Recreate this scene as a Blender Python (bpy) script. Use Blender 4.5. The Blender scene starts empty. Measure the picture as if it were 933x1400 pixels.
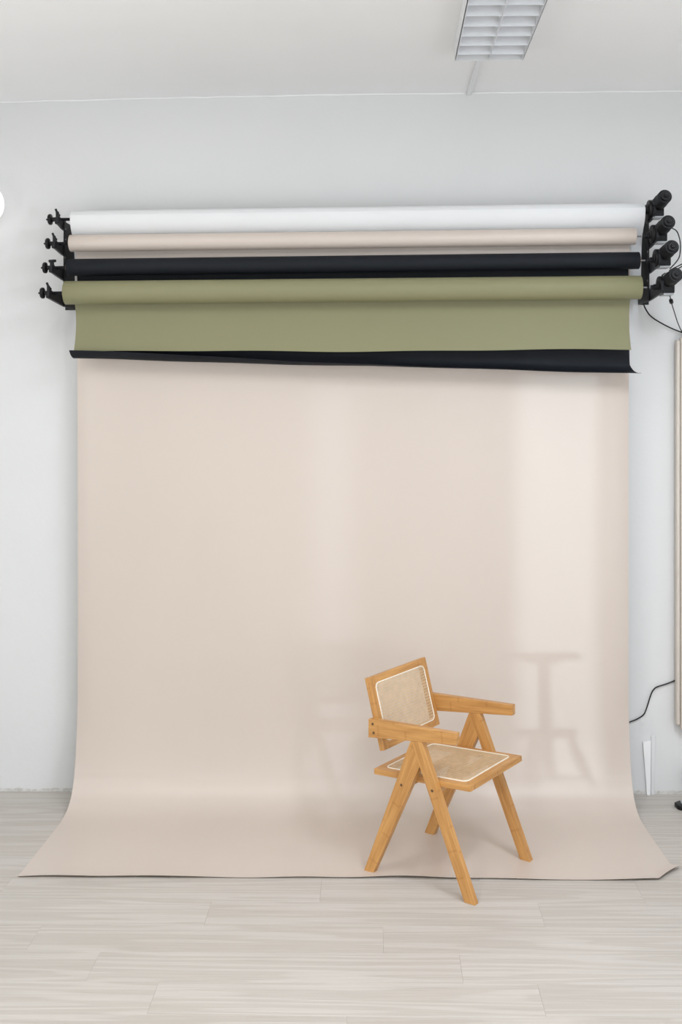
import bpy, bmesh, math, random
from mathutils import Vector, Matrix
random.seed(7)
S = bpy.context.scene
C = S.collection
PI = math.pi

# ------------------------------------------------------------------ camera
cam_d = bpy.data.cameras.new('camera')
cam = bpy.data.objects.new('camera', cam_d)
C.objects.link(cam)
cam.location = (0, -5.31, 1.97)
cam.rotation_euler = (PI/2, 0, 0.012)
cam_d.sensor_width = 36
cam_d.lens = 36*1440/1400
cam_d.shift_x = -0.0223
cam_d.shift_y = -0.1071
cam_d.clip_start = 0.05
S.camera = cam

# ------------------------------------------------------------------ world, sun, window daylight, exposure
W = bpy.data.worlds.new('world')
S.world = W
W.use_nodes = True
bg = W.node_tree.nodes['Background']
bg.inputs[0].default_value = (0.88, 0.94, 1.0, 1)
bg.inputs[1].default_value = 1.2

SUN_DIR = Vector((-0.50, 0.865, -0.030)).normalized()
sd = bpy.data.lights.new('low_sun', 'SUN')
sd.energy = 0.6
sd.angle = math.radians(1.3)
sd.color = (0.78, 0.95, 1.12)
so = bpy.data.objects.new('low_sun', sd)
so.rotation_euler = SUN_DIR.to_track_quat('-Z', 'Y').to_euler()
so.location = (8, -14, 3)
C.objects.link(so)


def area(name, loc, direction, sx, sy, energy, color=(1, 1, 1)):
    d = bpy.data.lights.new(name, 'AREA')
    d.shape = 'RECTANGLE'
    d.size = sx
    d.size_y = sy
    d.energy = energy
    d.color = color
    o = bpy.data.objects.new(name, d)
    o.location = loc
    o.rotation_euler = Vector(direction).to_track_quat('-Z', 'Y').to_euler()
    C.objects.link(o)
    return o


DAY = (1.0, 0.965, 0.915)
COOL = (0.93, 0.97, 1.05)
area('daylight_right_1', (2.87, -3.79, 1.25), (-1, 0, .3), 1.0, 2.0, 9, COOL)
area('daylight_right_2', (2.87, -5.70, 1.25), (-1, 0, .3), .7, 2.0, 54, COOL)
area('fill_left', (-2.97, -3.2, 1.95), (1, 0, .45), 1.8, 1.8, 22, DAY)  # fill lamp added on the left to even out walls and ceiling
area('daylight_rear_1', (-1.35, -8.05, 1.75), (0, 1, .5), 1.9, 2.3, 9, DAY)
area('daylight_rear_2', (1.25, -8.05, 1.75), (0, 1, .5), 1.9, 2.3, 20, COOL)

S.view_settings.view_transform = 'Standard'
S.view_settings.look = 'None'
S.view_settings.gamma = 1
S.view_settings.use_curve_mapping = False
S.view_settings.exposure = 0.33


# ------------------------------------------------------------------ materials
def nodes(name):
    m = bpy.data.materials.new(name)
    m.use_nodes = True
    t = m.node_tree
    return m, t, t.nodes['Principled BSDF'], t.nodes, t.links


def noise(t, src, scale, detail=3, rough=0.5, vec_scale=(1, 1, 1)):
    mp = t.nodes.new('ShaderNodeMapping')
    mp.inputs['Scale'].default_value = vec_scale
    n = t.nodes.new('ShaderNodeTexNoise')
    n.inputs['Scale'].default_value = scale
    n.inputs['Detail'].default_value = detail
    n.inputs['Roughness'].default_value = rough
    t.links.new(src, mp.inputs[0])
    t.links.new(mp.outputs[0], n.inputs['Vector'])
    return n.outputs[0]


def ramp(t, src, stops):
    r = t.nodes.new('ShaderNodeValToRGB')
    e = r.color_ramp.elements
    while len(e) < len(stops):
        e.new(0.5)
    for k, (p, c) in enumerate(stops):
        e[k].position = p
        e[k].color = (*c, 1) if len(c) == 3 else c
    t.links.new(src, r.inputs[0])
    return r.outputs[0]


def bump(t, b, src, strength, dist):
    n = t.nodes.new('ShaderNodeBump')
    n.inputs['Strength'].default_value = strength
    n.inputs['Distance'].default_value = dist
    t.links.new(src, n.inputs['Height'])
    t.links.new(n.outputs[0], b.inputs['Normal'])


def simple(name, col, rough=0.5, metal=0.0, var=0.06, scale=40, bmp=0.0, bdist=0.001):
    m, t, b, N, L = nodes(name)
    tc = N.new('ShaderNodeTexCoord')
    n = noise(t, tc.outputs['Object'], scale, 4, 0.55)
    lo = tuple(c*(1-var) for c in col)
    hi = tuple(min(1, c*(1+var)) for c in col)
    L.new(ramp(t, n, [(0.3, lo), (0.7, hi)]), b.inputs['Base Color'])
    b.inputs['Roughness'].default_value = rough
    b.inputs['Metallic'].default_value = metal
    if bmp:
        bump(t, b, n, bmp, bdist)
    return m


def mat_wall():
    m, t, b, N, L = nodes('painted_plaster')
    g = N.new('ShaderNodeNewGeometry')
    n1 = noise(t, g.outputs['Position'], 1.3, 3)
    base = ramp(t, n1, [(0.3, (.745, .747, .743)), (0.7, (.765, .765, .762))])
    # chipped, dirty plaster along the foot of the wall
    sep = N.new('ShaderNodeSeparateXYZ')
    L.new(g.outputs['Position'], sep.inputs[0])
    n2 = noise(t, g.outputs['Position'], 9, 5, .65, (1, 1, .2))
    n3 = noise(t, g.outputs['Position'], 45, 4, .6)
    mul = N.new('ShaderNodeMath'); mul.operation = 'MULTIPLY_ADD'
    L.new(n2, mul.inputs[0]); mul.inputs[1].default_value = 0.05; mul.inputs[2].default_value = -0.008
    lt = N.new('ShaderNodeMath'); lt.operation = 'LESS_THAN'
    L.new(sep.outputs[2], lt.inputs[0]); L.new(mul.outputs[0], lt.inputs[1])
    dirt = ramp(t, n3, [(0.35, (.56, .53, .49)), (0.6, (.73, .72, .70))])
    mx = N.new('ShaderNodeMix'); mx.data_type = 'RGBA'
    L.new(lt.outputs[0], mx.inputs[0]); L.new(base, mx.inputs[6]); L.new(dirt, mx.inputs[7])
    L.new(mx.outputs[2], b.inputs['Base Color'])
    b.inputs['Roughness'].default_value = 0.75
    n4 = noise(t, g.outputs['Position'], 3.5, 5, .55)
    bump(t, b, n4, 0.25, 0.02)
    return m


def mat_floor():
    m, t, b, N, L = nodes('pale_laminate')
    g = N.new('ShaderNodeTexCoord')
    oi = N.new('ShaderNodeObjectInfo')
    mu = N.new('ShaderNodeMath'); mu.operation = 'MULTIPLY'
    L.new(oi.outputs['Random'], mu.inputs[0]); mu.inputs[1].default_value = 57.0
    cb = N.new('ShaderNodeCombineXYZ')
    L.new(mu.outputs[0], cb.inputs[0]); L.new(mu.outputs[0], cb.inputs[1]); L.new(mu.outputs[0], cb.inputs[2])
    ad = N.new('ShaderNodeVectorMath'); ad.operation = 'ADD'
    L.new(g.outputs['Object'], ad.inputs[0]); L.new(cb.outputs[0], ad.inputs[1])
    v = ad.outputs[0]
    # cathedral grain: contour lines of a stretched noise
    n1 = noise(t, v, 1.0, 2, .4, (.38, 8, 8))
    m1 = N.new('ShaderNodeMath'); m1.operation = 'MULTIPLY'; L.new(n1, m1.inputs[0]); m1.inputs[1].default_value = 60
    sn = N.new('ShaderNodeMath'); sn.operation = 'SINE'; L.new(m1.outputs[0], sn.inputs[0])
    n2 = noise(t, v, 1, 6, .7, (3.5, 130, 130))
    n3 = noise(t, v, 1, 3, .5, (.8, 2.5, 2.5))
    c1 = ramp(t, sn.outputs[0], [(0.0, (.560, .518, .474)), (0.2, (.592, .552, .510)), (0.6, (.612, .573, .532)), (1.0, (.616, .578, .538))])
    c2 = ramp(t, n2, [(0.3, (.86, .855, .85)), (0.6, (1, 1, 1))])
    c3 = ramp(t, n3, [(0.3, (.95, .945, .935)), (0.7, (1.0, 1.0, 1.0))])
    x1 = N.new('ShaderNodeMix'); x1.data_type = 'RGBA'; x1.blend_type = 'MULTIPLY'; x1.inputs[0].default_value = 1
    L.new(c1, x1.inputs[6]); L.new(c2, x1.inputs[7])
    x2 = N.new('ShaderNodeMix'); x2.data_type = 'RGBA'; x2.blend_type = 'MULTIPLY'; x2.inputs[0].default_value = 1
    L.new(x1.outputs[2], x2.inputs[6]); L.new(c3, x2.inputs[7])
    # slight tone difference between boards
    rv = ramp(t, oi.outputs['Random'], [(0, (.965, .96, .955)), (1, (1.0, 1.0, 1.0))])
    x3 = N.new('ShaderNodeMix'); x3.data_type = 'RGBA'; x3.blend_type = 'MULTIPLY'; x3.inputs[0].default_value = 1
    L.new(x2.outputs[2], x3.inputs[6]); L.new(rv, x3.inputs[7])
    L.new(x3.outputs[2], b.inputs['Base Color'])
    b.inputs['Roughness'].default_value = 0.42
    b.inputs['Specular IOR Level'].default_value = 0.45
    bump(t, b, n2, 0.12, 0.001)
    return m


def mat_paper(name, col, rough=0.6, spec=0.35, sheen=0.0):
    m, t, b, N, L = nodes(name)
    g = N.new('ShaderNodeTexCoord')
    n = noise(t, g.outputs['Object'], 260, 3, .6)
    n2 = noise(t, g.outputs['Object'], 1.1, 3, .5, (1.6, 1, .5))
    lo = tuple(c*.975 for c in col)
    L.new(ramp(t, n2, [(0.35, lo), (0.65, col)]), b.inputs['Base Color'])
    b.inputs['Roughness'].default_value = rough
    b.inputs['Specular IOR Level'].default_value = spec
    bump(t, b, n, 0.12, 0.0006)
    return m


def mat_bamboo(name='bamboo', dark=(.43, .195, .052), light=(.64, .335, .108)):
    m, t, b, N, L = nodes(name)
    g = N.new('ShaderNodeTexCoord')
    oi = N.new('ShaderNodeObjectInfo')
    mu = N.new('ShaderNodeMath'); mu.operation = 'MULTIPLY'
    L.new(oi.outputs['Random'], mu.inputs[0]); mu.inputs[1].default_value = 31.0
    cb = N.new('ShaderNodeCombineXYZ')
    L.new(mu.outputs[0], cb.inputs[0]); L.new(mu.outputs[0], cb.inputs[1]); L.new(mu.outputs[0], cb.inputs[2])
    ad = N.new('ShaderNodeVectorMath'); ad.operation = 'ADD'
    L.new(g.outputs['Object'], ad.inputs[0]); L.new(cb.outputs[0], ad.inputs[1])
    v = ad.outputs[0]
    n1 = noise(t, v, 1, 5, .65, (7, 330, 330))
    n2 = noise(t, v, 1, 2, .5, (5, 55, 55))
    a = N.new('ShaderNodeMath'); a.operation = 'MULTIPLY_ADD'
    L.new(n1, a.inputs[0]); a.inputs[1].default_value = .5
    h = N.new('ShaderNodeMath'); h.operation = 'MULTIPLY'; L.new(n2, h.inputs[0]); h.inputs[1].default_value = .5
    L.new(h.outputs[0], a.inputs[2])
    c = ramp(t, a.outputs[0], [(0.36, dark), (0.62, light)])
    # bamboo nodes: darker cross bands, at their own place in every strip
    vo = N.new('ShaderNodeTexVoronoi'); vo.feature = 'F1'; vo.distance = 'CHEBYCHEV'
    mp = N.new('ShaderNodeMapping'); mp.inputs['Scale'].default_value = (4.5, 48, 20)
    L.new(v, mp.inputs[0]); L.new(mp.outputs[0], vo.inputs['Vector']); vo.inputs['Scale'].default_value = 1
    w = N.new('ShaderNodeMath'); w.operation = 'SUBTRACT'
    sx = N.new('ShaderNodeSeparateXYZ'); L.new(mp.outputs[0], sx.inputs[0])
    sp = N.new('ShaderNodeSeparateXYZ'); L.new(vo.outputs['Position'], sp.inputs[0])
    L.new(sx.outputs[0], w.inputs[0]); L.new(sp.outputs[0], w.inputs[1])
    ab = N.new('ShaderNodeMath'); ab.operation = 'ABSOLUTE'; L.new(w.outputs[0], ab.inputs[0])
    nd = ramp(t, ab.outputs[0], [(0.0, (.84, .76, .68)), (0.03, (1, 1, 1))])
    x = N.new('ShaderNodeMix'); x.data_type = 'RGBA'; x.blend_type = 'MULTIPLY'; x.inputs[0].default_value = .8
    L.new(c, x.inputs[6]); L.new(nd, x.inputs[7])
    L.new(x.outputs[2], b.inputs['Base Color'])
    b.inputs['Roughness'].default_value = 0.38
    bump(t, b, n1, 0.08, 0.0005)
    return m


M = {
    'wall': mat_wall(),
    'ceiling': simple('ceiling_paint', (.94, .94, .94), .8, 0, .015, 1.5, .15, .01),
    'floor': mat_floor(),
    'white_paper': mat_paper('white_paper', (.80, .805, .81)),
    'peach_paper': mat_paper('peach_paper', (.645, .558, .492), .40, .6),
    'black_paper': mat_paper('black_paper', (.010, .012, .016), .62, .2),
    'green_paper': mat_paper('green_paper', (.245, .237, .130), .55, .35),
    'bamboo': mat_bamboo(),
    'cane': simple('cane_strand', (.68, .50, .31), .5, 0, .10, 30, .2),
    'cane_white': simple('cane_spline', (.90, .84, .72), .5, 0, .03, 60),
    'black_metal': simple('black_powder_coat', (.006, .006, .008), .42, 0, .15, 60),
    'black_plastic': simple('black_plastic', (.009, .009, .010), .40, 0, .15, 60),
    'dark_plastic': simple('dark_grey_plastic', (.009, .0095, .011), .5, 0, .1, 60),
    'steel': simple('steel', (.20, .20, .21), .35, .9, .05, 60),
    'bolt': simple('bronze_bolt', (.16, .09, .045), .35, .5, .1, 90),
    'cable': simple('black_cable', (.012, .012, .013), .45, 0, .1, 60),
    'enamel': simple('white_enamel', (.80, .81, .82), .35, 0, .02, 10),
    'louvre': simple('louvre_aluminium', (.78, .79, .81), .30, .25, .03, 20),
    'tube': simple('fluorescent_tube', (.85, .86, .87), .3, 0, .02, 20),
    'radiator': simple('cream_enamel', (.66, .60, .53), .4, 0, .02, 10),
    'white_slab': simple('plain_white', (.94, .94, .94), .5, 0, .01, 10),
    'pale_grey': simple('pale_grey_strip', (.755, .76, .765), .5, 0, .01, 10),
    'card': simple('cardboard_core', (.45, .33, .22), .8, 0, .08, 50),
    'grey_plate': simple('grey_label_plate', (.42, .43, .45), .4, 0, .05, 40),
    'dark_gap': simple('joint_gap', (.45, .42, .39), .9, 0, .1, 20),  # darker subfloor colour, seen in the plank joints
    'stool_wood': simple('dark_stool_wood', (.22, .12, .06), .5, 0, .15, 30),
}
mg, tg, bgl, Ng, Lg = nodes('window_glass')
bgl.inputs['Roughness'].default_value = .02
tr = Ng.new('ShaderNodeBsdfTransparent')
tr.inputs[0].default_value = (.95, .97, .96, 1)
gl = Ng.new('ShaderNodeBsdfGlossy'); gl.inputs['Roughness'].default_value = .02
ms = Ng.new('ShaderNodeMixShader'); ms.inputs[0].default_value = .06
Lg.new(tr.outputs[0], ms.inputs[1]); Lg.new(gl.outputs[0], ms.inputs[2])
Lg.new(ms.outputs[0], Ng['Material Output'].inputs[0])
M['glass'] = mg
for kk in ('black_metal', 'black_plastic', 'dark_plastic', 'cable'):
    M[kk].node_tree.nodes['Principled BSDF'].inputs['Specular IOR Level'].default_value = .28
M['dim_glass'] = mg.copy()  # tinted glass copy, added to weaken the sun through one unseen window
M['dim_glass'].name = 'sun_dimming_glass'
for nn in M['dim_glass'].node_tree.nodes:
    if nn.type == 'BSDF_TRANSPARENT':
        nn.inputs[0].default_value = (.62, .64, .66, 1)
ml, tl, bl_, Nl, Ll = nodes('opal_lamp_glass')
bl_.inputs['Base Color'].default_value = (.9, .9, .9, 1)
bl_.inputs['Emission Color'].default_value = (1, .99, .97, 1)
bl_.inputs['Emission Strength'].default_value = .5
M['opal'] = ml


# ------------------------------------------------------------------ mesh helpers
def new_obj(name, bm, mat, parent=None, smooth=False, loc=None, rot=None):
    me = bpy.data.meshes.new(name)
    bmesh.ops.recalc_face_normals(bm, faces=bm.faces[:])
    bm.to_mesh(me)
    bm.free()
    me.materials.append(mat)
    if smooth:
        for p in me.polygons:
            p.use_smooth = True
        try:
            me.set_sharp_from_angle(angle=math.radians(40))
        except Exception:
            pass
    o = bpy.data.objects.new(name, me)
    C.objects.link(o)
    if parent:
        o.parent = parent
    if loc:
        o.location = loc
    if rot:
        o.rotation_euler = rot
    return o


def tag(o, label=None, cat=None, group=None, kind=None):
    if label: o['label'] = label
    if cat: o['category'] = cat
    if group: o['group'] = group
    if kind: o['kind'] = kind
    return o


def thing(name, label, cat, loc=(0, 0, 0), rz=0, group=None):
    o = bpy.data.objects.new(name, None)
    o.empty_display_size = .1
    C.objects.link(o)
    o.location = loc
    o.rotation_euler = (0, 0, rz)
    return tag(o, label, cat, group)


def add_box(bm, x0, x1, y0, y1, z0, z1, bev=0.0, seg=2):
    r = bmesh.ops.create_cube(bm, size=1)
    vs = r['verts']
    for v in vs:
        v.co = Vector((x0+(v.co.x+.5)*(x1-x0), y0+(v.co.y+.5)*(y1-y0), z0+(v.co.z+.5)*(z1-z0)))
    if bev:
        es = list({e for v in vs for e in v.link_edges})
        bmesh.ops.bevel(bm, geom=es, offset=bev, segments=seg, affect='EDGES', profile=.5)
    return bm


def box(x0, x1, y0, y1, z0, z1, bev=0.0, seg=2):
    return add_box(bmesh.new(), x0, x1, y0, y1, z0, z1, bev, seg)


def add_lathe(bm, prof, n=32, mat=None):
    """prof: list of (r, h) revolved about local Z; mat: 4x4 placing it."""
    rings = []
    for r, h in prof:
        if r < 1e-6:
            v = bm.verts.new((0, 0, h)); rings.append([v])
        else:
            rings.append([bm.verts.new((r*math.cos(2*PI*k/n), r*math.sin(2*PI*k/n), h)) for k in range(n)])
    for a, b in zip(rings, rings[1:]):
        for k in range(n):
            k2 = (k+1) % n
            if len(a) == 1 and len(b) == 1:
                continue
            if len(a) == 1:
                bm.faces.new((a[0], b[k], b[k2]))
            elif len(b) == 1:
                bm.faces.new((a[k], a[k2], b[0]))
            else:
                bm.faces.new((a[k], a[k2], b[k2], b[k]))
    if mat is not None:
        for r in rings:
            for v in r:
                v.co = mat @ v.co
    return bm


def axis_mat(p0, d):
    q = Vector(d).normalized().to_track_quat('Z', 'Y')
    return Matrix.Translation(Vector(p0)) @ q.to_matrix().to_4x4()


def lathe(prof, p0=(0, 0, 0), d=(0, 0, 1), n=32):
    return add_lathe(bmesh.new(), prof, n, axis_mat(p0, d))


def add_rod(bm, p0, p1, r, n=16):
    L = (Vector(p1)-Vector(p0)).length
    return add_lathe(bm, [(0, 0), (r, 0), (r, L), (0, L)], n, axis_mat(p0, Vector(p1)-Vector(p0)))


def prism(poly, h0, h1, axis='y', bev=0.0, seg=2):
    """poly in the plane across axis: axis y -> (x,z), axis x -> (y,z)."""
    bm = bmesh.new()
    f = (lambda p, h: (p[0], h, p[1])) if axis == 'y' else (lambda p, h: (h, p[0], p[1]))
    if axis == 'z':
        f = lambda p, h: (p[0], p[1], h)
    a = [bm.verts.new(f(p, h0)) for p in poly]
    b = [bm.verts.new(f(p, h1)) for p in poly]
    bm.faces.new(a); bm.faces.new(b[::-1])
    for k in range(len(poly)):
        k2 = (k+1) % len(poly)
        bm.faces.new((a[k], a[k2], b[k2], b[k]))
    bmesh.ops.recalc_face_normals(bm, faces=bm.faces[:])
    if bev:
        bmesh.ops.bevel(bm, geom=bm.edges[:], offset=bev, segments=seg, affect='EDGES', profile=.5)
    return bm


def catmull(pts, k=8, closed=False):
    P = [Vector(p) for p in pts]
    out = []
    n = len(P)
    for i in range(n if closed else n-1):
        if closed:
            a, b, c, d = P[(i-1) % n], P[i], P[(i+1) % n], P[(i+2) % n]
        else:
            a, b, c, d = P[max(i-1, 0)], P[i], P[i+1], P[min(i+2, n-1)]
        for j in range(k):
            t = j/k
            out.append(.5*((2*b)+(c-a)*t+(2*a-5*b+4*c-d)*t*t+(3*b-a-3*c+d)*t**3))
    if not closed:
        out.append(P[-1])
    return out


def tube(pts, r, n=8, closed=False):
    bm = bmesh.new()
    rings = []
    N_ = len(pts)
    up = Vector((0.13, .21, 1)).normalized()
    for i, p in enumerate(pts):
        a = pts[(i-1) % N_] if closed or i > 0 else pts[i]
        b = pts[(i+1) % N_] if closed or i < N_-1 else pts[i]
        d = (Vector(b)-Vector(a)).normalized()
        s = d.cross(up)
        if s.length < 1e-3:
            s = d.cross(Vector((1, 0, 0)))
        s.normalize()
        u = s.cross(d).normalized()
        rings.append([bm.verts.new(Vector(p)+r*(math.cos(2*PI*k/n)*s+math.sin(2*PI*k/n)*u)) for k in range(n)])
    for i in range(N_ if closed else N_-1):
        A, B = rings[i], rings[(i+1) % N_]
        for k in range(n):
            bm.faces.new((A[k], A[(k+1) % n], B[(k+1) % n], B[k]))
    if not closed:
        bm.faces.new(rings[0]); bm.faces.new(rings[-1][::-1])
    return bm


def sheet(rows, thick=0.0008):
    """rows: grid of points -> a paper sheet with real thickness."""
    bm = bmesh.new()
    G = [[bm.verts.new(p) for p in r] for r in rows]
    for a, b in zip(G, G[1:]):
        for k in range(len(a)-1):
            bm.faces.new((a[k], a[k+1], b[k+1], b[k]))
    bm.normal_update()
    bmesh.ops.solidify(bm, geom=bm.faces[:], thickness=thick)
    return bm


# ------------------------------------------------------------------ setting
X0, X1, Y0, CZ = -3.0, 2.9, -8.1, 3.53
PL_END = -5.76

tag(new_obj('wall_back', box(X0-.2, X1+.2, 0, .2, -.05, 3.75), M['wall']), kind='structure')


def holed(axis_lo, axis_hi, openings, z0, z1):
    """rectangles of a wall around openings (a0,a1,b0,b1)"""
    out = []
    cur = axis_lo
    for a0, a1, b0, b1 in sorted(openings):
        out.append((cur, a0, z0, z1))
        out.append((a0, a1, z0, b0))
        out.append((a0, a1, b1, z1))
        cur = a1
    out.append((cur, axis_hi, z0, z1))
    return out


open_r = [(-6.05, -5.35, .18, 2.28), (-4.30, -3.28, .18, 2.28)]
bm = bmesh.new()
for a0, a1, b0, b1 in holed(Y0-.2, 0, open_r, -.05, 3.75):
    add_box(bm, X1, X1+.2, a0, a1, b0, b1)
tag(new_obj('wall_right', bm, M['wall']), kind='structure')
open_l = [(-4.15, -2.25, 1.0, 2.9)]  # unseen opening, added together with the left fill lamp
bm = bmesh.new()
for a0, a1, b0, b1 in holed(Y0-.2, 0, open_l, -.05, 3.75):
    add_box(bm, X0-.2, X0, a0, a1, b0, b1)
tag(new_obj('wall_left', bm, M['wall']), kind='structure')
open_b = [(-2.3, -.4, .6, 2.9), (.3, 2.2, .6, 2.9)]
bm = bmesh.new()
for a0, a1, b0, b1 in holed(X0, X1, open_b, -.05, 3.75):
    add_box(bm, a0, a1, Y0-.2, Y0, b0, b1)
tag(new_obj('wall_rear', bm, M['wall']), kind='structure')


def window(name, plane, a0, a1, b0, b1, mid):
    bm = bmesh.new()
    w = .05

    def bar(p0, p1, q0, q1):
        if plane == 'l':
            add_box(bm, X0-.15, X0-.09, p0, p1, q0, q1, .004, 1)
        elif plane == 'x':
            add_box(bm, X1+.09, X1+.15, p0, p1, q0, q1, .004, 1)
        else:
            add_box(bm, p0, p1, Y0-.15, Y0-.09, q0, q1, .004, 1)
    bar(a0, a1, b0, b0+w); bar(a0, a1, b1-w, b1)
    bar(a0, a0+w, b0+w, b1-w); bar(a1-w, a1, b0+w, b1-w)
    m_ = a0+(a1-a0)*mid
    bar(m_-.03, m_+.03, b0+w, b1-w)
    f = new_obj(name, bm, M['enamel'])
    tag(f, kind='structure')
    for q0, q1 in ((a0+w, m_-.03), (m_+.03, a1-w)):
        if plane == 'l':
            g = box(X0-.121, X0-.115, q0, q1, b0+w, b1-w)
        elif plane == 'x':
            g = box(X1+.115, X1+.121, q0, q1, b0+w, b1-w)
        else:
            g = box(q0, q1, Y0-.121, Y0-.115, b0+w, b1-w)
        new_obj('pane', g, M['dim_glass' if name == 'window_2' else 'glass'], f)
    return f


window('window_1', 'x', *open_r[1], .90)
window('window_2', 'x', *open_r[0], .80)
window('window_3', 'y', *open_b[0], .5)
window('window_4', 'y', *open_b[1], .5)
window('added_window', 'l', *open_l[0], .5)  # unseen left window, added to go with the fill lamp

# ceiling: old plaster that sags towards the left
bm = bmesh.new()
xs = [X0-.2, -2.4, -1.9, -1.4, -.9, -.4, .3, 1.5, X1+.2]
zs = [3.485, 3.49, 3.492, 3.502, 3.512, 3.521, 3.528, 3.535, 3.535]
lo = [[bm.verts.new((x, y, z)) for x, z in zip(xs, zs)] for y in (Y0-.2, 0.2)]
hi = [[bm.verts.new((x, y, 3.75)) for x in xs] for y in (Y0-.2, 0.2)]
n = len(xs)
for k in range(n-1):
    bm.faces.new((lo[0][k], lo[0][k+1], lo[1][k+1], lo[1][k]))
    bm.faces.new((hi[0][k], hi[1][k], hi[1][k+1], hi[0][k+1]))
    for j in (0, 1):
        bm.faces.new((lo[j][k], hi[j][k], hi[j][k+1], lo[j][k+1]))
for k in (0, n-1):
    bm.faces.new((lo[0][k], lo[1][k], hi[1][k], hi[0][k]))
tag(new_obj('ceiling', bm, M['ceiling'], smooth=True), kind='structure')

# hairline plaster bead where wall and ceiling meet
bm = bmesh.new()
pts = []
for i in range(60):
    x = -2.9+i*5.7/59
    z = 3.485
    for k in range(n-1):
        if xs[k] <= x <= xs[k+1]:
            z = zs[k]+(zs[k+1]-zs[k])*(x-xs[k])/(xs[k+1]-xs[k])
    pts.append(Vector((x, -.002, z-.002+random.uniform(-.002, .002))))
bm = tube(pts, .004, 6)
tag(new_obj('trim_1', bm, M['ceiling'], smooth=True), kind='structure')

# floor slab and laminate planks (each its own piece where the photograph shows them)
fl = new_obj('floor', box(X0-.2, X1+.2, Y0-.2, .2, -.2, -.010), M['dark_gap'])
tag(fl, kind='structure')
PW, PLEN, GAP = .193, 1.285, .0004
row = 0
y = 0.0
offs = [.31, .95, .12, .70, .43, 1.08, .22, .83, .56]
while y > PL_END:
    x = X0 - offs[row % len(offs)]
    while x < X1:
        a, b = max(x, X0), min(x+PLEN, X1)
        if b-a > .02:
            cx, cy = (a+b)/2, y-PW/2
            hx, hy = (b-a)/2-.00012, PW/2-GAP
            bm = bmesh.new()
            e = .0007
            top = [bm.verts.new((sx*(hx-.0002), sy*(hy-e), 0)) for sx, sy in ((-1, -1), (1, -1), (1, 1), (-1, 1))]
            mid = [bm.verts.new((sx*hx, sy*hy, -.0010)) for sx, sy in ((-1, -1), (1, -1), (1, 1), (-1, 1))]
            bot = [bm.verts.new((sx*hx, sy*hy, -.010)) for sx, sy in ((-1, -1), (1, -1), (1, 1), (-1, 1))]
            bm.faces.new(top)
            bm.faces.new(bot[::-1])
            for k in range(4):
                k2 = (k+1) % 4
                bm.faces.new((mid[k], mid[k2], top[k2], top[k]))
                bm.faces.new((bot[k], bot[k2], mid[k2], mid[k]))
            new_obj('plank', bm, M['floor'], fl, loc=(cx, cy, 0))
        x += PLEN
    y -= PW
    row += 1
# the boards behind the camera, joined
bm = bmesh.new()
while y > Y0:
    add_box(bm, X0, X1, max(Y0, y-PW)+GAP, y-GAP, -.010, 0)
    y -= PW
tag(new_obj('rear_planks', bm, M['floor'], fl), kind='stuff')

# surface conduit on the ceiling, running from the wall to the light
tag(new_obj('trim_2', box(.455, .475, -.70, -.001, 3.513, 3.5285, .002, 1), M['enamel']), kind='structure')

# ------------------------------------------------------------------ paper backdrop rolls
# left axis height, right axis height, distance from wall, radius, ends
ROLLS = dict(
    white=dict(zl=2.862, zr=2.894, y=-.196, r=.041, x0=-1.482, x1=1.292, m='white_paper'),
    peach=dict(zl=2.737, zr=2.766, y=-.245, r=.0405, x0=-1.478, x1=1.240, m='peach_paper'),
    black=dict(zl=2.615, zr=2.644, y=-.288, r=.0405, x0=-1.478, x1=1.248, m='black_paper'),
    green=dict(zl=2.489, zr=2.511, y=-.333, r=.0555, x0=-1.476, x1=1.244, m='green_paper'),
)


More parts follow.
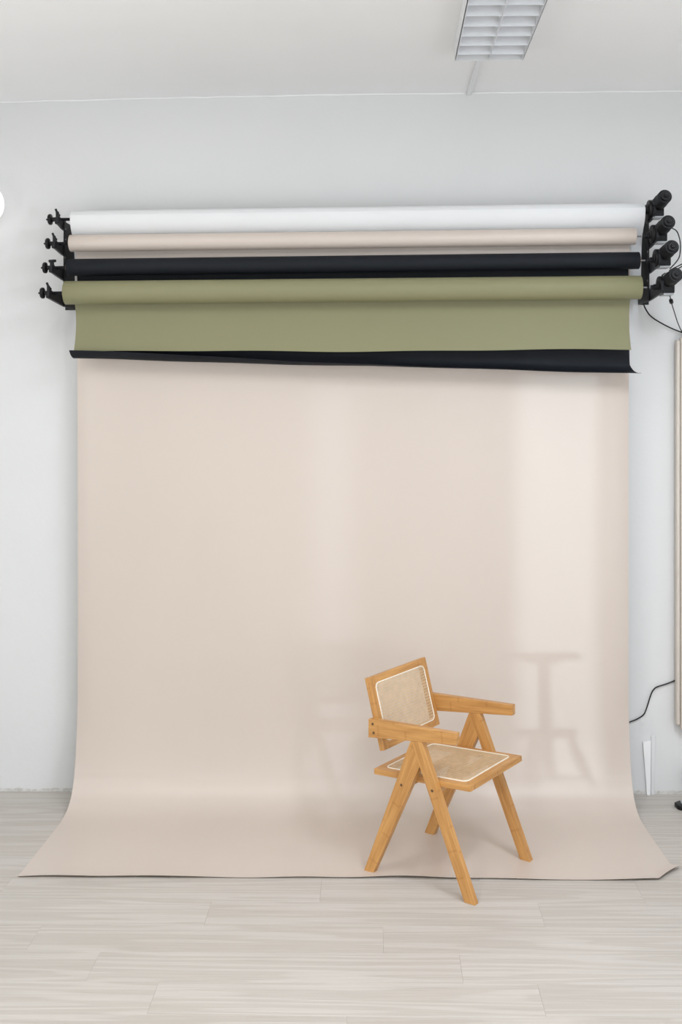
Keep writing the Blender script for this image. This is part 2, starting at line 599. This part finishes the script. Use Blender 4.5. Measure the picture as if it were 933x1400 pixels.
def roll_thing(key, label):
    R = ROLLS[key]
    xm = (R['x0']+R['x1'])/2
    base = Vector((xm, R['y'], (R['zl']+R['zr'])/2))
    t = thing('backdrop_roll', label, 'backdrop roll', base, 0, 'seamless paper rolls on the wall rack')

    def zx(x):
        return R['zl']+(R['zr']-R['zl'])*(x-R['x0'])/(R['x1']-R['x0'])
    p0 = Vector((R['x0'], R['y'], zx(R['x0'])))
    p1 = Vector((R['x1'], R['y'], zx(R['x1'])))
    d = p1-p0
    L = d.length
    r = R['r']
    rc = .028
    # wound paper: outer skin, slightly rounded layered ends
    prof = [(rc, .004), (r*.8, .003), (r-.004, .001), (r-.0012, 0), (r, .0015)]
    prof += [(r, L*k/12) for k in range(1, 12)]
    prof += [(r, L-.0015), (r-.0012, L), (r-.004, L-.001), (r*.8, L-.003), (rc, L-.004)]
    new_obj('wound_paper', lathe(prof, p0-base, d, 56), M[R['m']], t, True)
    e = d.normalized()
    new_obj('core_tube', lathe([(rc-.003, -.004), (rc, -.004), (rc, L+.004), (rc-.003, L+.004), (rc-.003, -.004)],
                               p0-base, d, 32), M['card'], t, True)
    # left chuck: plug, shaft, hub and hand wheel
    bm = bmesh.new()
    add_lathe(bm, [(0, -.02), (.030, -.02), (.030, .002), (.014, .006), (.0075, .007), (.0075, .075), (0, .075)],
              24, axis_mat(p0-base, -d))
    new_obj('shaft', bm, M['black_metal'], t, True)
    a = p0-base-e*.064
    bm = bmesh.new()
    add_lathe(bm, [(0, 0), (.0125, 0), (.0135, .004), (.0125, .016), (.0105, .022), (.0105, .034), (.016, .037),
                   (.025, .038), (.0265, .041), (.0265, .048), (.024, .052), (.012, .053), (.010, .057),
                   (.004, .058), (.004, .064), (0, .064)], 28, axis_mat(a, -d))
    new_obj('hand_wheel', bm, M['black_plastic'], t, True)
    # right chuck and drive shaft
    sl = .011 if key == 'white' else .030
    bm = bmesh.new()
    add_lathe(bm, [(0, -.02), (.030, -.02), (.030, .002), (.009, .005), (.0045, .006), (.0045, sl), (0, sl)],
              24, axis_mat(p1-base, d))
    new_obj('drive_shaft', bm, M['steel'], t, True)
    return t, base, zx


white, base, zx = roll_thing('white', 'white seamless paper roll, topmost of the four on the wall rack')
R = ROLLS['white']
rows = []
for yy, z in ((-.0418, .012), (-.0422, -.004), (-.0405, -.02), (-.034, -.04), (-.020, -.062), (0, -.085), (.022, -.12), (.034, -.17), (.040, -.23), (.042, -.30), (.042, -.36), (.041, -.40)):
    rows.append([Vector((x, R['y']+yy, zx(x)+z))-base for x in (R['x0'], -.8, 0, .7, R['x1'])])
new_obj('paper_drop', sheet(rows), M['white_paper'], white, True)

green, base, zx = roll_thing('green', 'olive green seamless paper roll, lowest on the wall rack, with short drop')
R = ROLLS['green']
rows = []
NX = 40
for i in range(22):
    f = i/21
    row_ = []
    for k in range(NX+1):
        u = k/NX
        x = -1.452+(1.214+1.452)*u
        ztop = zx(x)
        zbot = 2.212+.008*u+.0035*math.sin(u*9)+.002*math.sin(u*23)
        z = ztop+(zbot-ztop)*f
        # the drop bows back and its sides curl a little
        yy = R['y']+R['r']+.0006+.012*math.sin(f*PI)
        edge = max(0, 1-min(u, 1-u)/.05)
        yy += .006*edge*edge*math.sin(f*PI)
        xx = x+(.5-u)*.006*math.sin(f*PI)*2
        row_.append(Vector((xx, yy, z))-base)
    rows.append(row_)
new_obj('paper_drop', sheet(rows), M['green_paper'], green, True)

black, base, zx = roll_thing('black', 'black seamless paper roll, third down, its lower edge curling below the green drop')
R = ROLLS['black']
rows = []
prof_n = 34
for i in range(prof_n):
    row_ = []
    for k in range(NX+1):
        u = k/NX
        wob = .004*math.sin(u*11+1)+.0025*math.sin(u*27)
        zb = 2.180-.072*u+wob*.5               # lowest line of the curl
        rr = .058-.012*u                       # curl radius
        yd = -.196                             # hanging plane near the bottom
        w0, w1 = -1.446, 1.208
        f = i/(prof_n-1)
        if f < .5:                              # hanging part
            g = f/.5
            z = zx(0)+(zx(1)-zx(0))*0
            z = (R['zl']+(R['zr']-R['zl'])*u)*(1-g)+(zb+rr)*g
            yy = (R['y']+R['r'])*(1-g)+yd*g-.0*g
            ww = 0
        else:                                   # the curl forward and up
            g = (f-.5)/.5
            ang = g*math.radians(158-66*u+8*math.sin(u*7))
            yy = yd-rr*(1-math.cos(ang))-.045*u*g*g
            z = zb+rr-rr*math.sin(ang)
            ww = g
        w1 += .018*min(1, 2*f)
        x = (w0-.020*ww)+((w1+.034*ww)-(w0-.020*ww))*u
        row_.append(Vector((x, yy, z))-base)
    rows.append(row_)
new_obj('paper_drop', sheet(rows), M['black_paper'], black, True)

peach, base, zx = roll_thing('peach', 'pale peach seamless paper roll, second down, its long sweep running down onto the floor')
R = ROLLS['peach']
# side profile (y, z) of the sweep
prof = [(R['y']+R['r'], None), (-.190, 2.60), (-.165, 2.40), (-.142, 2.15), (-.135, 1.8), (-.132, 1.5), (-.130, 1.2), (-.130, .9), (-.132, .7),
        (-.136, .52), (-.142, .38), (-.152, .27), (-.168, .18), (-.192, .115), (-.225, .068), (-.270, .035),
        (-.325, .015), (-.39, .006), (-.47, .0025), (-.56, .0015), (-.66, .0012), (-.76, .0012), (-.86, .0014), (-.92, .004), (-.958, .009)]
pf = [Vector((0, p[0], p[1] if p[1] is not None else 0)) for p in prof]
pf[0].z = 2.745
pc = catmull(pf, 5)
NX = 90
rows = []
for i, p in enumerate(pc):
    row_ = []
    f_floor = max(0, min(1, (-.30-p.y)/.66)) if p.z < .1 else 0
    front = max(0, min(1, (-.80-p.y)/.158)) if p.z < .1 else 0
    for k in range(NX+1):
        u = k/NX
        wall_w = min(1, max(0, (2.75-p.z)/.5))
        xl = -1.462-.016*wall_w-.012*f_floor
        xr = 1.226+.014*wall_w+.018*f_floor
        # taper off rather more points at the sides
        uu = .5-.5*math.cos(u*PI)
        uu = .45*uu+.55*u
        x = xl+(xr-xl)*uu
        yy, z = p.y, p.z
        if i == 0:
            z = R['zl']+(R['zr']-R['zl'])*uu
        # side edges curl back on the wall, up on the floor
        ed = min(x-xl, xr-x)
        if z > .15:
            c = max(0, 1-ed/.10)
            yy += .016*c*c*min(1, (z-.15)/.3)*min(1, max(0, (2.7-z)/.4))
            yy += .0045*math.sin(x*2.3+.6)*math.sin(min(z, 2.4)*1.3)+.002*math.sin(x*6.1+z*1.1)
        else:
            yy -= .0*ed
        # gentle waves of the cut front edge
        if front > 0:
            z += front*front*(.0035*math.sin(x*5.2+.8)+.002*math.sin(x*13.0))
            yy += front*(.004*math.sin(x*3.1+2)+.002*math.sin(x*17))
            # right-hand corner is torn off at a slant and lifts into a point
            cc = max(0, x-1.165)/.10
            if cc > 0:
                yy += front*min(cc, 1.2)*.112
                z += front*.014*min(cc, 1.2)
                x += front*.030*min(cc, 1.2)**2
        row_.append(Vector((x, yy, max(z, .001)))-base)
    rows.append(row_)
new_obj('paper_sweep', sheet(rows, -.0008), M['peach_paper'], peach, True)

# ------------------------------------------------------------------ left and right brackets
KEYS = ['white', 'peach', 'black', 'green']


def bracket(side):
    xp = -1.524 if side < 0 else 1.318
    lab = ('black steel wall bracket with stepped hook arms at the rolls\' left ends' if side < 0 else
           'black steel wall bracket beside the motors at the rolls\' right ends')
    zb = 2.436 if side < 0 else 2.460
    t = thing('wall_bracket', lab, 'bracket', (xp, 0, zb))
    zt = 2.852 if side < 0 else 2.935
    hh = zt-zb
    # spine plate standing off the wall, its front edge stepping forward lower down
    poly = [(-.001, 0), (-.205, 0), (-.200, .14), (-.195, hh-.13), (-.19, hh-.06), (-.165, hh-.02), (-.15, hh), (-.12, hh), (-.09, hh-.03), (-.001, hh-.05)]
    if side < 0:
        poly = [(-.001, 0), (-.197, 0), (-.192, hh-.004), (-.188, hh), (-.001, hh)]
    new_obj('spine_plate', prism(poly, -.003, .003, 'x', .0008, 1), M['black_metal'], t)
    # foot flange screwed to the wall, on the outer side
    s = side
    a, b = sorted((0, s*.05))
    fx = new_obj('wall_flange', box(a, b, -.006, -.0005, 0, hh-.05, .001, 1), M['black_metal'], t)
    for zz in (.03, hh*.35, hh*.65, hh-.09):
        new_obj('screw', lathe([(0, 0), (.006, 0), (.005, .003), (0, .004)], (s*.028, -.006, zz), (0, -1, 0), 12), M['steel'], fx, True)
    for i, k in enumerate(KEYS):
        R = ROLLS[k]
        e = (R['zr']-R['zl'])/(R['x1']-R['x0'])
        za = (R['zl'] if s < 0 else R['zr'])+e*(.045*s)-zb
        ya = R['y']
        poly = [(-.15, za+.010), (-.15, za-.050), (-.195, za-.048), (ya-.078, za-.033), (ya-.082, za-.020), (ya-.082, za+.024),
                (ya-.070, za+.026), (ya-.058, za+.008), (ya-.048, za+.002), (ya-.02, za+.002), (ya-.011, za-.009), (ya+.011, za-.009), (ya+.016, za+.009)]
        arm = new_obj('hook_arm', prism(poly, -.006, .006, 'x', .0008, 1), M['black_metal'], t)
        arm.location = (s*.009, 0, 0)
        # bearing block that carries the shaft
        new_obj('bearing_block', box(-.012, .012, ya-.030, ya+.024, za-.026, za-.0085, .002, 1), M['black_metal'], t).location = (s*.024, 0, 0)
        # clamping lever or knob over the shaft
        bm = bmesh.new()
        ang = [.15, -.25, 0, .2][i]
        top = Vector((ang*.05, -.012, .045))
        add_rod(bm, (0, ya-.018, za-.005), Vector((0, ya-.018, za-.005))+Vector((0, 0, .028)), .006, 12)
        if i == 2 and s < 0:
            add_lathe(bm, [(0, 0), (.010, 0), (.006, .010), (.006, .018), (.018, .021), (.018, .030), (0, .030)], 20,
                      axis_mat((0, ya-.018, za+.004), (-.08, 0, 1)))
        else:
            add_lathe(bm, [(0, 0), (.009, 0), (.011, .006), (.008, .014), (.005, .030), (.006, .038), (0, .041)], 14,
                      axis_mat((0, ya-.018, za+.010), (-.35 if s < 0 else -.3, -.2, 1)))
        c = new_obj('clamp_lever', bm, M['black_plastic'], t, True)
        c.location = (s*.020, 0, 0)
    for zz in (.10, .19, .24, .33, .38):
        new_obj('screw', lathe([(0, 0), (.005, 0), (.004, .003), (0, .0035)], (-s*.003, -.19+.01*(zz > .3), zz), (-s, 0, 0), 12), M['steel'], t, True)
    return t


bracket(-1)
rb = bracket(1)

MOT_LABEL = ['black tubular drive motor, topmost on the right, at the end of the white roll',
             'black tubular drive motor, second from top, at the end of the peach roll',
             'black tubular drive motor, third from top, at the end of the black roll',
             'black tubular drive motor, lowest on the right, at the end of the green roll']
for i, k in enumerate(KEYS):
    R = ROLLS[k]
    e = (R['zr']-R['zl'])/(R['x1']-R['x0'])
    za = R['zr']+e*.08
    ya = R['y']-.015
    t = thing('drive_motor', MOT_LABEL[i], 'motor', (1.352, ya, za-.045), 0, 'tubular motors on the right bracket')
    # worm gear housing: round drum on the shaft plus square gearbox
    sx = (-.012, -.010, -.005, 0)[i]
    drum = lathe([(0, 0), (.020, 0), (.022, .004), (.041, .006), (.044, .010), (.044, .026), (.041, .030), (0, .030)],
                 (-.036+sx, 0, .052), (1, 0, 0), 36)
    new_obj('gear_drum', drum, M['black_plastic'], t, True)
    g = new_obj('gearbox', box(-.019+sx, .037+sx, -.047, .034, .012, .080, .005, 2), M['dark_plastic'], t, True)
    new_obj('coupling', lathe([(0, 0), (.011, 0), (.011, .012), (.015, .014), (.015, .024), (0, .024)], (-.060+sx+(.012 if i == 0 else 0), .015, .045), (1, 0, 0), 20), M['black_metal'], t, True)
    new_obj('gearbox_plate', box(-.015+sx, .033+sx, -.043, .030, .004, .012, .001, 1), M['grey_plate'], g)
    p0 = Vector((.012+sx, -.030, .071))
    d = Vector((.0, -1.0, .11)).normalized()
    can = lathe([(0, 0), (.034, 0), (.034, .040), (.0345, .042), (.0345, .046), (.033, .048), (.033, .119), (.031, .123), (0, .123)],
                p0, d, 40)
    new_obj('motor_can', can, M['dark_plastic'], t, True)
    p1 = p0+d*.123
    cap = lathe([(0, 0), (.0225, 0), (.0225, .010), (.021, .012), (.010, .012), (.0095, .013), (.0095, .020), (.008, .022), (0, .022)], p1, d, 32)
    new_obj('end_cap', cap, M['black_plastic'], t, True)


def wire(name, pts, r, label, group=None, mat='cable', k=8):
    o = new_obj(name, tube(catmull(pts, k), r, 8), M[mat], None, True)
    return tag(o, label, 'cable', group)


wire('motor_cable', [(1.39, -.30, 2.80), (1.425, -.29, 2.785), (1.443, -.28, 2.75), (1.450, -.27, 2.71), (1.445, -.27, 2.665), (1.425, -.28, 2.635), (1.395, -.29, 2.605)], .0028,
     'black motor cable bowing out right between the second and third motors')
wire('motor_cable', [(1.36, -.19, 2.83), (1.35, -.18, 2.812), (1.365, -.17, 2.795), (1.385, -.165, 2.775)], .0026,
     'short black motor cable dangling under the topmost motor')
wire('motor_cable', [(1.375, -.285, 2.585), (1.36, -.28, 2.573), (1.39, -.27, 2.572), (1.43, -.25, 2.60), (1.49, -.22, 2.635), (1.53, -.18, 2.648), (1.62, -.12, 2.66)], .0028,
     'lower of the two black cables running right from under the third motor')
wire('motor_cable', [(1.40, -.26, 2.600), (1.45, -.24, 2.625), (1.50, -.21, 2.650), (1.55, -.17, 2.668), (1.62, -.11, 2.69)], .0028,
     'upper of the two black cables running right from behind the third motor')
wire('power_cable', [(1.318, -.10, 2.46), (1.33, -.08, 2.438), (1.365, -.05, 2.40), (1.42, -.03, 2.368), (1.49, -.02, 2.335), (1.56, -.02, 2.312), (1.64, -.02, 2.30)], .0036,
     'thick black power cable sagging right from the foot of the right bracket')
lc = thing('switch_cable', 'thin black cable with an oval inline connector below the lowest motor', 'cable', (1.39, -.30, 2.35))
pts = [Vector(p)-Vector((1.39, -.30, 2.35)) for p in [(1.378, -.345, 2.480), (1.385, -.33, 2.465), (1.400, -.30, 2.440), (1.435, -.22, 2.405), (1.49, -.10, 2.352), (1.535, -.03, 2.317), (1.60, -.022, 2.29)]]
new_obj('cord', tube(catmull(pts, 8), .0026, 8), M['cable'], lc, True)
new_obj('inline_connector', lathe([(0, 0), (.005, .002), (.0095, .010), (.0095, .030), (.005, .038), (0, .040)],
        pts[1]+Vector((.004, .008, -.008)), (pts[3]-pts[1]), 16), M['black_plastic'], lc, True)

# ------------------------------------------------------------------ ceiling light
fz = 3.452
t = thing('ceiling_light', 'white louvred fluorescent ceiling light at the top of the photo', 'ceiling light', (.4875, -.735, fz), -.007)
Wf, Lf = .300, 1.62
H = CZ-.002-fz
new_obj('housing', box(-Wf/2, Wf/2, -Lf, 0, H-.012, H, .001, 1), M['enamel'], t)
for s in (-1, 1):
    a, b = sorted((s*Wf/2, s*(Wf/2-.0022)))
    new_obj('side_panel', box(a, b, -Lf, 0, 0, H-.012, .0006, 1), M['enamel'], t)
    a, b = sorted((s*(Wf/2-.006), s*(Wf/2-.0085)))
    new_obj('louvre_edge', box(a, b, -Lf+.01, -.008, -.002, .045, .0005, 1), M['louvre'], t)
new_obj('end_panel', box(-Wf/2, Wf/2, -.003, 0, 0, H-.012, .0006, 1), M['enamel'], t)
new_obj('end_panel', box(-Wf/2, Wf/2, -Lf, -Lf+.003, 0, H-.012, .0006, 1), M['enamel'], t)
new_obj('spine', prism([(-.0015, -.002), (.0015, -.002), (.004, .045), (-.004, .045)], -Lf+.004, -.004, 'y'), M['louvre'], t)
yy = -.085
while yy > -Lf+.03:
    # each louvre blade is a slim V, open at the top
    new_obj('louvre_blade', prism([(yy-.0012, -.001), (yy+.0012, -.001), (yy+.009, .044), (yy-.009, .044)], -Wf/2+.009, Wf/2-.009, 'x'), M['louvre'], t)
    yy -= .1115
for s in (-1, 1):
    new_obj('tube', lathe([(0, 0), (.013, 0), (.013, Lf-.10), (0, Lf-.10)], (s*.068, -.05, .058), (0, -1, 0), 20), M['tube'], t, True)


def copy_tree(o, parent=None):
    c = o.copy()
    C.objects.link(c)
    if parent:
        c.parent = parent
    for k_ in [x for x in C.objects if x.parent == o]:
        copy_tree(k_, c)
    return c


# added fixtures outside the frame, their lamps a fill that brightens the floor
for x, y, lab, en, col in ((-1.35, -2.1, 'added louvred ceiling fill light outside the frame, front left', 20, (1.0, .97, .93)),
                           (.4875, -3.10, 'added louvred ceiling fill light outside the frame, above the camera', 19, (1.0, .985, .97)),
                           (1.30, -2.1, 'added louvred ceiling fill light outside the frame, front right', 40, (.90, .97, 1.06))):
    c = copy_tree(t)
    c.location = (x, y, fz)
    c['label'] = lab
    al = area('ceiling_fill', (x, y-Lf/2, fz-.006), (0, 0, -1), .27, Lf-.06, en, col)

# ------------------------------------------------------------------ round wall lamp at the left
t = thing('wall_lamp', 'round white wall lamp, mostly cut off by the photo\'s left edge', 'lamp', (-1.953, 0, 2.952))
new_obj('wall_plate', lathe([(0, 0), (.05, 0), (.05, .02), (.03, .025), (0, .025)], (0, -.001, 0), (0, -1, 0), 32), M['enamel'], t, True)
pr = [(.108*math.sin(a*PI/24), -.108*math.cos(a*PI/24)) for a in range(25)]
pr[0] = (0, -.108); pr[-1] = (0, .108)
new_obj('globe', lathe(pr, (0, -.13, 0), (0, -1, 0), 40), M['opal'], t, True)

# ------------------------------------------------------------------ tall radiator at the right edge
t = thing('radiator', 'tall cream ribbed radiator on the wall at the right edge', 'radiator', (1.490, 0, .315))
HR = 1.995
for k in range(20):
    x = .002+k*.0215
    pr = [(0.0, 0)]
    bm = box(x, x+.0195, -.060, -.024, max(0, .05-.025*k), HR-max(0, .03-.015*k), .008, 3)
    new_obj('rib', bm, M['radiator'], t, True)
new_obj('back_plate', box(.008, .43, -.030, -.016, .07, HR-.05, .003, 1), M['radiator'], t)
for xx in (.08, .36):
    for zz in (.2, HR-.2):
        new_obj('wall_hook', box(xx, xx+.03, -.020, -.001, zz, zz+.05, .001, 1), M['radiator'], t)

# wall cable between backdrop and radiator
wire('wall_cable', [(1.20, -.02, .33), (1.235, -.012, .345), (1.262, -.010, .362), (1.300, -.010, .377), (1.335, -.010, .398), (1.352, -.010, .425),
                    (1.378, -.010, .505), (1.392, -.010, .530), (1.41, -.010, .543), (1.45, -.010, .556), (1.49, -.010, .572), (1.55, -.012, .60)], .0032,
     'thin black cable looping along the white wall from backdrop to radiator')

# thin white tapering slab flat against the wall, and pale strip beside it
t_ = new_obj('white_slab', prism([(1.357, .0), (1.375, 0), (1.378, .271), (1.337, .266)], -.012, -.001, 'y', .001, 1), M['white_slab'])
tag(t_, 'small white tapering slab flat against the wall right of the backdrop', 'board')
t_ = new_obj('pale_strip', prism([(1.380, .0), (1.397, 0), (1.401, .297), (1.381, .295)], -.006, -.001, 'y', .001, 1), M['pale_grey'])
tag(t_, 'narrow pale strip on the wall just right of the small white slab', 'board')

# black boxes at the lower right edge
t = thing('socket_box', 'black box low on the wall under the radiator at the right edge', 'box', (1.60, 0, .045))
new_obj('case', box(-.052, .06, -.05, -.001, .0, .088, .005, 2), M['black_plastic'], t, True)
new_obj('face_plate', box(-.044, .052, -.053, -.049, .008, .080, .002, 1), M['dark_plastic'], t, True)
t = thing('foot_pad', 'flat black pad with a grey top plate on the floor at the right edge', 'pad', (1.535, -.165, 0), .28)
poly = [(-.085, -.012), (-.078, -.026), (-.045, -.042), (.09, -.042), (.09, .042), (-.045, .042), (-.078, .028)]
new_obj('pad_base', prism(poly, .0, .022, 'z', .003, 2), M['black_plastic'], t, True)
new_obj('grey_plate', prism([(-.045, -.024), (.07, -.024), (.07, .030), (-.045, .030), (-.055, .004)], .021, .026, 'z', .001, 1), M['grey_plate'], t)

# ------------------------------------------------------------------ bamboo and cane armchair
ch = thing('armchair', 'bamboo armchair with woven cane seat and back on the backdrop\'s edge', 'chair', (.311, -.824, 0), -.607)
WH, TH = .254, .030


def stick(name, poly, v0, v1, direction, origin, bev=.0015):
    """board lying in the chair's side plane: poly in (u, z), grain along direction"""
    d = Vector((direction[0], direction[1])).normalized()
    ang = math.atan2(d.y, d.x)
    pl = []
    for u, z in poly:
        r_ = Vector((u-origin[0], z-origin[1]))
        pl.append((r_.dot(d), -r_.x*d.y+r_.y*d.x))
    vm = (v0+v1)/2
    o = new_obj(name, prism(pl, v0-vm, v1-vm, 'y', bev, 2), M['bamboo'], ch)
    o.location = (origin[0], vm, origin[1])
    o.rotation_euler = (0, -ang, 0)
    return o


for s in (-1, 1):
    v0, v1 = (-WH, -WH+TH) if s < 0 else (WH-TH, WH)
    zt0, zt1 = .5665, .6105
    # arm: wide at the back, narrow at the front
    arm = [(-.244, .5645), (-.244, .6425), (.181, .6575), (.181, .6130)]
    stick('armrest', arm, v0, v1, (.425, .032), (-.03, .61), .002)

    def zu(u):
        return .5645+(.6130-.5645)*(u+.244)/.425
    # front leg runs right up to the arm
    fr = [(.267, 0), (.219, 0), (-.030, zu(-.030)-.0003), (.0195, zu(.0195)-.0003)]
    stick('leg', fr, v0, v1, (-.2485, .59), (.12, .29))
    # rear leg mitred against it
    cz_ = .4925

    def fx(z):
        return .219-(.249)*z/(zu(-.030))
    rr_ = [(-.267, 0), (-.220, 0), (fx(cz_)-.0004, cz_), (fx(.588)-.0004, .5875), (-.0345, zu(-.0345)-.0003)]
    stick('leg', rr_, v0, v1, (.235, .55), (-.12, .29))
    # bolts on the outer faces
    vo = -WH if s < 0 else WH
    for u, z in ((-.078, .400), (.0705, .408), (-.2215, .625), (-.2165, .589)):
        new_obj('bolt', lathe([(0, 0), (.0058, 0), (.0058, .001), (.0045, .0018), (.003, .0012), (0, .0010)], (u, vo, z), (0, s, 0), 16), M['bolt'], ch, True)


def cross(name, u0, z0, ang, hw, hh):
    o = new_obj(name, box(-WH+TH+.0005, WH-TH-.0005, -hw, hw, -hh, hh, .0015, 2), M['bamboo'], ch)
    o.rotation_euler = (ang, 0, PI/2)
    o.location = (u0, 0, z0)
    return o


cross('crossbar', -.078, .398, -.40, .011, .019)
cross('crossbar', .0705, .406, .40, .011, .019)


def rounded(hx, hy, r, k=6):
    out = []
    for cx, cy, a0 in ((hx-r, hy-r, 0), (-hx+r, hy-r, 90), (-hx+r, -hy+r, 180), (hx-r, -hy+r, 270)):
        for j in range(k+1):
            a = math.radians(a0+90*j/k)
            out.append((cx+r*math.cos(a), cy+r*math.sin(a)))
    return out


def panel(prefix, HX, HY, T, rail_x, rail_y, mat4, pitch):
    """framed cane panel in a local plane: x = depth/height, y = width; top face at z = 0"""
    loc, rot, _ = mat4.decompose()
    e = rot.to_euler()

    def place(o, extra=None):
        m = mat4 @ extra if extra is not None else mat4
        o.matrix_local = m
        return o
    ix, iy = HX-rail_x, HY-rail_y
    # side rails (grain along x) run full length; end rails (grain along y) sit between them
    for s in (-1, 1):
        a, b = sorted((s*HY, s*iy))
        o = new_obj(prefix+'_side_rail', box(-HX, HX, a, b, -T, 0, .0018, 2), M['bamboo'], ch)
        place(o)
        o = new_obj(prefix+'_cross_rail', box(-iy+.0003, iy-.0003, -rail_x/2, rail_x/2, -T, 0, .0012, 2), M['bamboo'], ch)
        place(o, Matrix.Translation((s*(HX-rail_x/2), 0, 0)) @ Matrix.Rotation(PI/2, 4, 'Z'))
    # white spline set in the groove
    px_, py_ = ix-.0005, iy-.0005
    cx, cy = ix+.0030, iy+.0030
    pts = [Vector((x, y, .0012)) for x, y in rounded(cx, cy, .022)]
    bm = bmesh.new()
    n_ = len(pts)
    o = new_obj(prefix+'_spline', tube(pts, .0026, 8, True), M['cane_white'], ch, True)
    place(o)
    # corner fillets of the opening: cane glued over the frame edge reaches the spline
    bm = bmesh.new()
    wS = pitch*.12

    def strand(p, q, w, z):
        p, q = Vector((*p, z)), Vector((*q, z))
        d = (q-p)
        if d.length < .004:
            return
        d.normalize()
        s_ = Vector((-d.y, d.x, 0))*w/2
        h = Vector((0, 0, .0003))
        v = [bm.verts.new(c) for c in (p-s_-h, p+s_-h, q+s_-h, q-s_-h, p-s_+h, p+s_+h, q+s_+h, q-s_+h)]
        for f in ((0, 1, 2, 3), (7, 6, 5, 4), (0, 4, 5, 1), (1, 5, 6, 2), (2, 6, 7, 3), (3, 7, 4, 0)):
            bm.faces.new([v[j] for j in f])

    R_ = .022

    def half(c, a, b):   # half extent along the other axis at offset c, rounded corners
        c = abs(c)
        if c > a-R_:
            dd = c-(a-R_)
            return b-R_+math.sqrt(max(0, R_*R_-dd*dd))
        return b
    zc = .0007
    nx = int((cx-.002)/pitch)
    ny = int((cy-.002)/pitch)
    for k in range(-nx, nx+1):
        for dd in (-.15, .15):
            x = (k+dd)*pitch
            hy = half(x, cx, cy)
            strand((x, -hy), (x, hy), wS, zc)
    for k in range(-ny, ny+1):
        for dd in (-.15, .15):
            y_ = (k+dd)*pitch
            hx = half(y_, cy, cx)
            strand((-hx, y_), (hx, y_), wS, zc+.0003)
    for sg in (1, -1):
        nd_ = int((cx+cy)/pitch)+1
        for k in range(-nd_, nd_+1):
            c = (k+.5)*pitch
            # line y = sg*x + c clipped to the rectangle
            ts = []
            x_lo, x_hi = -cx+.002, cx-.002
            ya, yb = -cy+.002, cy-.002
            if sg > 0:
                x_lo = max(x_lo, ya-c); x_hi = min(x_hi, yb-c)
            else:
                x_lo = max(x_lo, c-yb); x_hi = min(x_hi, c-ya)
            if x_hi-x_lo > .02:
                strand((x_lo, sg*x_lo+c), (x_hi, sg*x_hi+c), wS*1.05, zc+.0006+.0002*sg)
    o = new_obj(prefix+'_cane', bm, M['cane'], ch)
    o['kind'] = 'stuff'
    place(o)


# seat: between the legs, tilting up slightly to the front
u0, u1, z0, z1 = -.237, .228, .4275, .4510
ang = math.atan2(z1-z0, u1-u0)
HXs = math.hypot(u1-u0, z1-z0)/2
seat_m = Matrix.Translation(((u0+u1)/2, 0, (z0+z1)/2)) @ Matrix.Rotation(-ang, 4, 'Y')
panel('seat', HXs, WH-TH-.0005, .024, .040, .038, seat_m, .0125)
# backrest: front face from (-.182,.514) up to (-.262,.806)
a_ = Vector((-.183, 0, .513)); b_ = Vector((-.262, 0, .806))
xa = (b_-a_).normalized()           # local x: up along the panel
za_ = Vector((xa.z, 0, -xa.x))      # local z: facing the sitter
ya_ = za_.cross(xa)
rm = Matrix((xa, ya_, za_)).transposed().to_4x4()
back_m = Matrix.Translation((a_+b_)/2) @ rm
panel('back', (b_-a_).length/2, WH-TH-.0005, .024, .034, .036, back_m, .0125)

# ------------------------------------------------------------------ screw stool, out of frame, whose shadow falls on the sweep
st = thing('screw_stool', 'wooden screw stool right of the frame, seen in the photo only by its shadow', 'stool', (1.585, -1.45, 0))
new_obj('seat', lathe([(0, .75), (.145, .75), (.158, .756), (.16, .765), (.158, .778), (.14, .785), (0, .782)], (0, 0, 0), (0, 0, 1), 40), M['stool_wood'], st, True)
pr = [(0, .18)]
z = .18
while z < .71:
    pr += [(.024, z), (.031, z+.008), (.031, z+.012), (.024, z+.020)]
    z += .022
pr += [(.024, .73), (.07, .735), (.07, .75), (0, .75)]
new_obj('screw_column', lathe(pr, (0, 0, 0), (0, 0, 1), 24), M['stool_wood'], st, True)
new_obj('collar', lathe([(.032, .375), (.13, .375), (.135, .385), (.135, .405), (.13, .415), (.032, .415), (.032, .375)], (0, 0, 0), (0, 0, 1), 36), M['stool_wood'], st, True)
for k in range(3):
    a = math.radians(25+120*k)
    d = Vector((math.cos(a), math.sin(a), 0))
    p = Vector((0, 0, .38))+d*.10
    q = d*.215
    L = (q-p).length
    new_obj('leg', lathe([(0, 0), (.014, 0), (.018, .03), (.026, .10), (.026, .16), (.017, .24), (.015, L-.005), (0, L-.002)], p, q-p, 20), M['stool_wood'], st, True)
    new_obj('stretcher', tube([Vector((0, 0, .19)), Vector((0, 0, .19))+d*.155], .009, 10), M['stool_wood'], st, True)
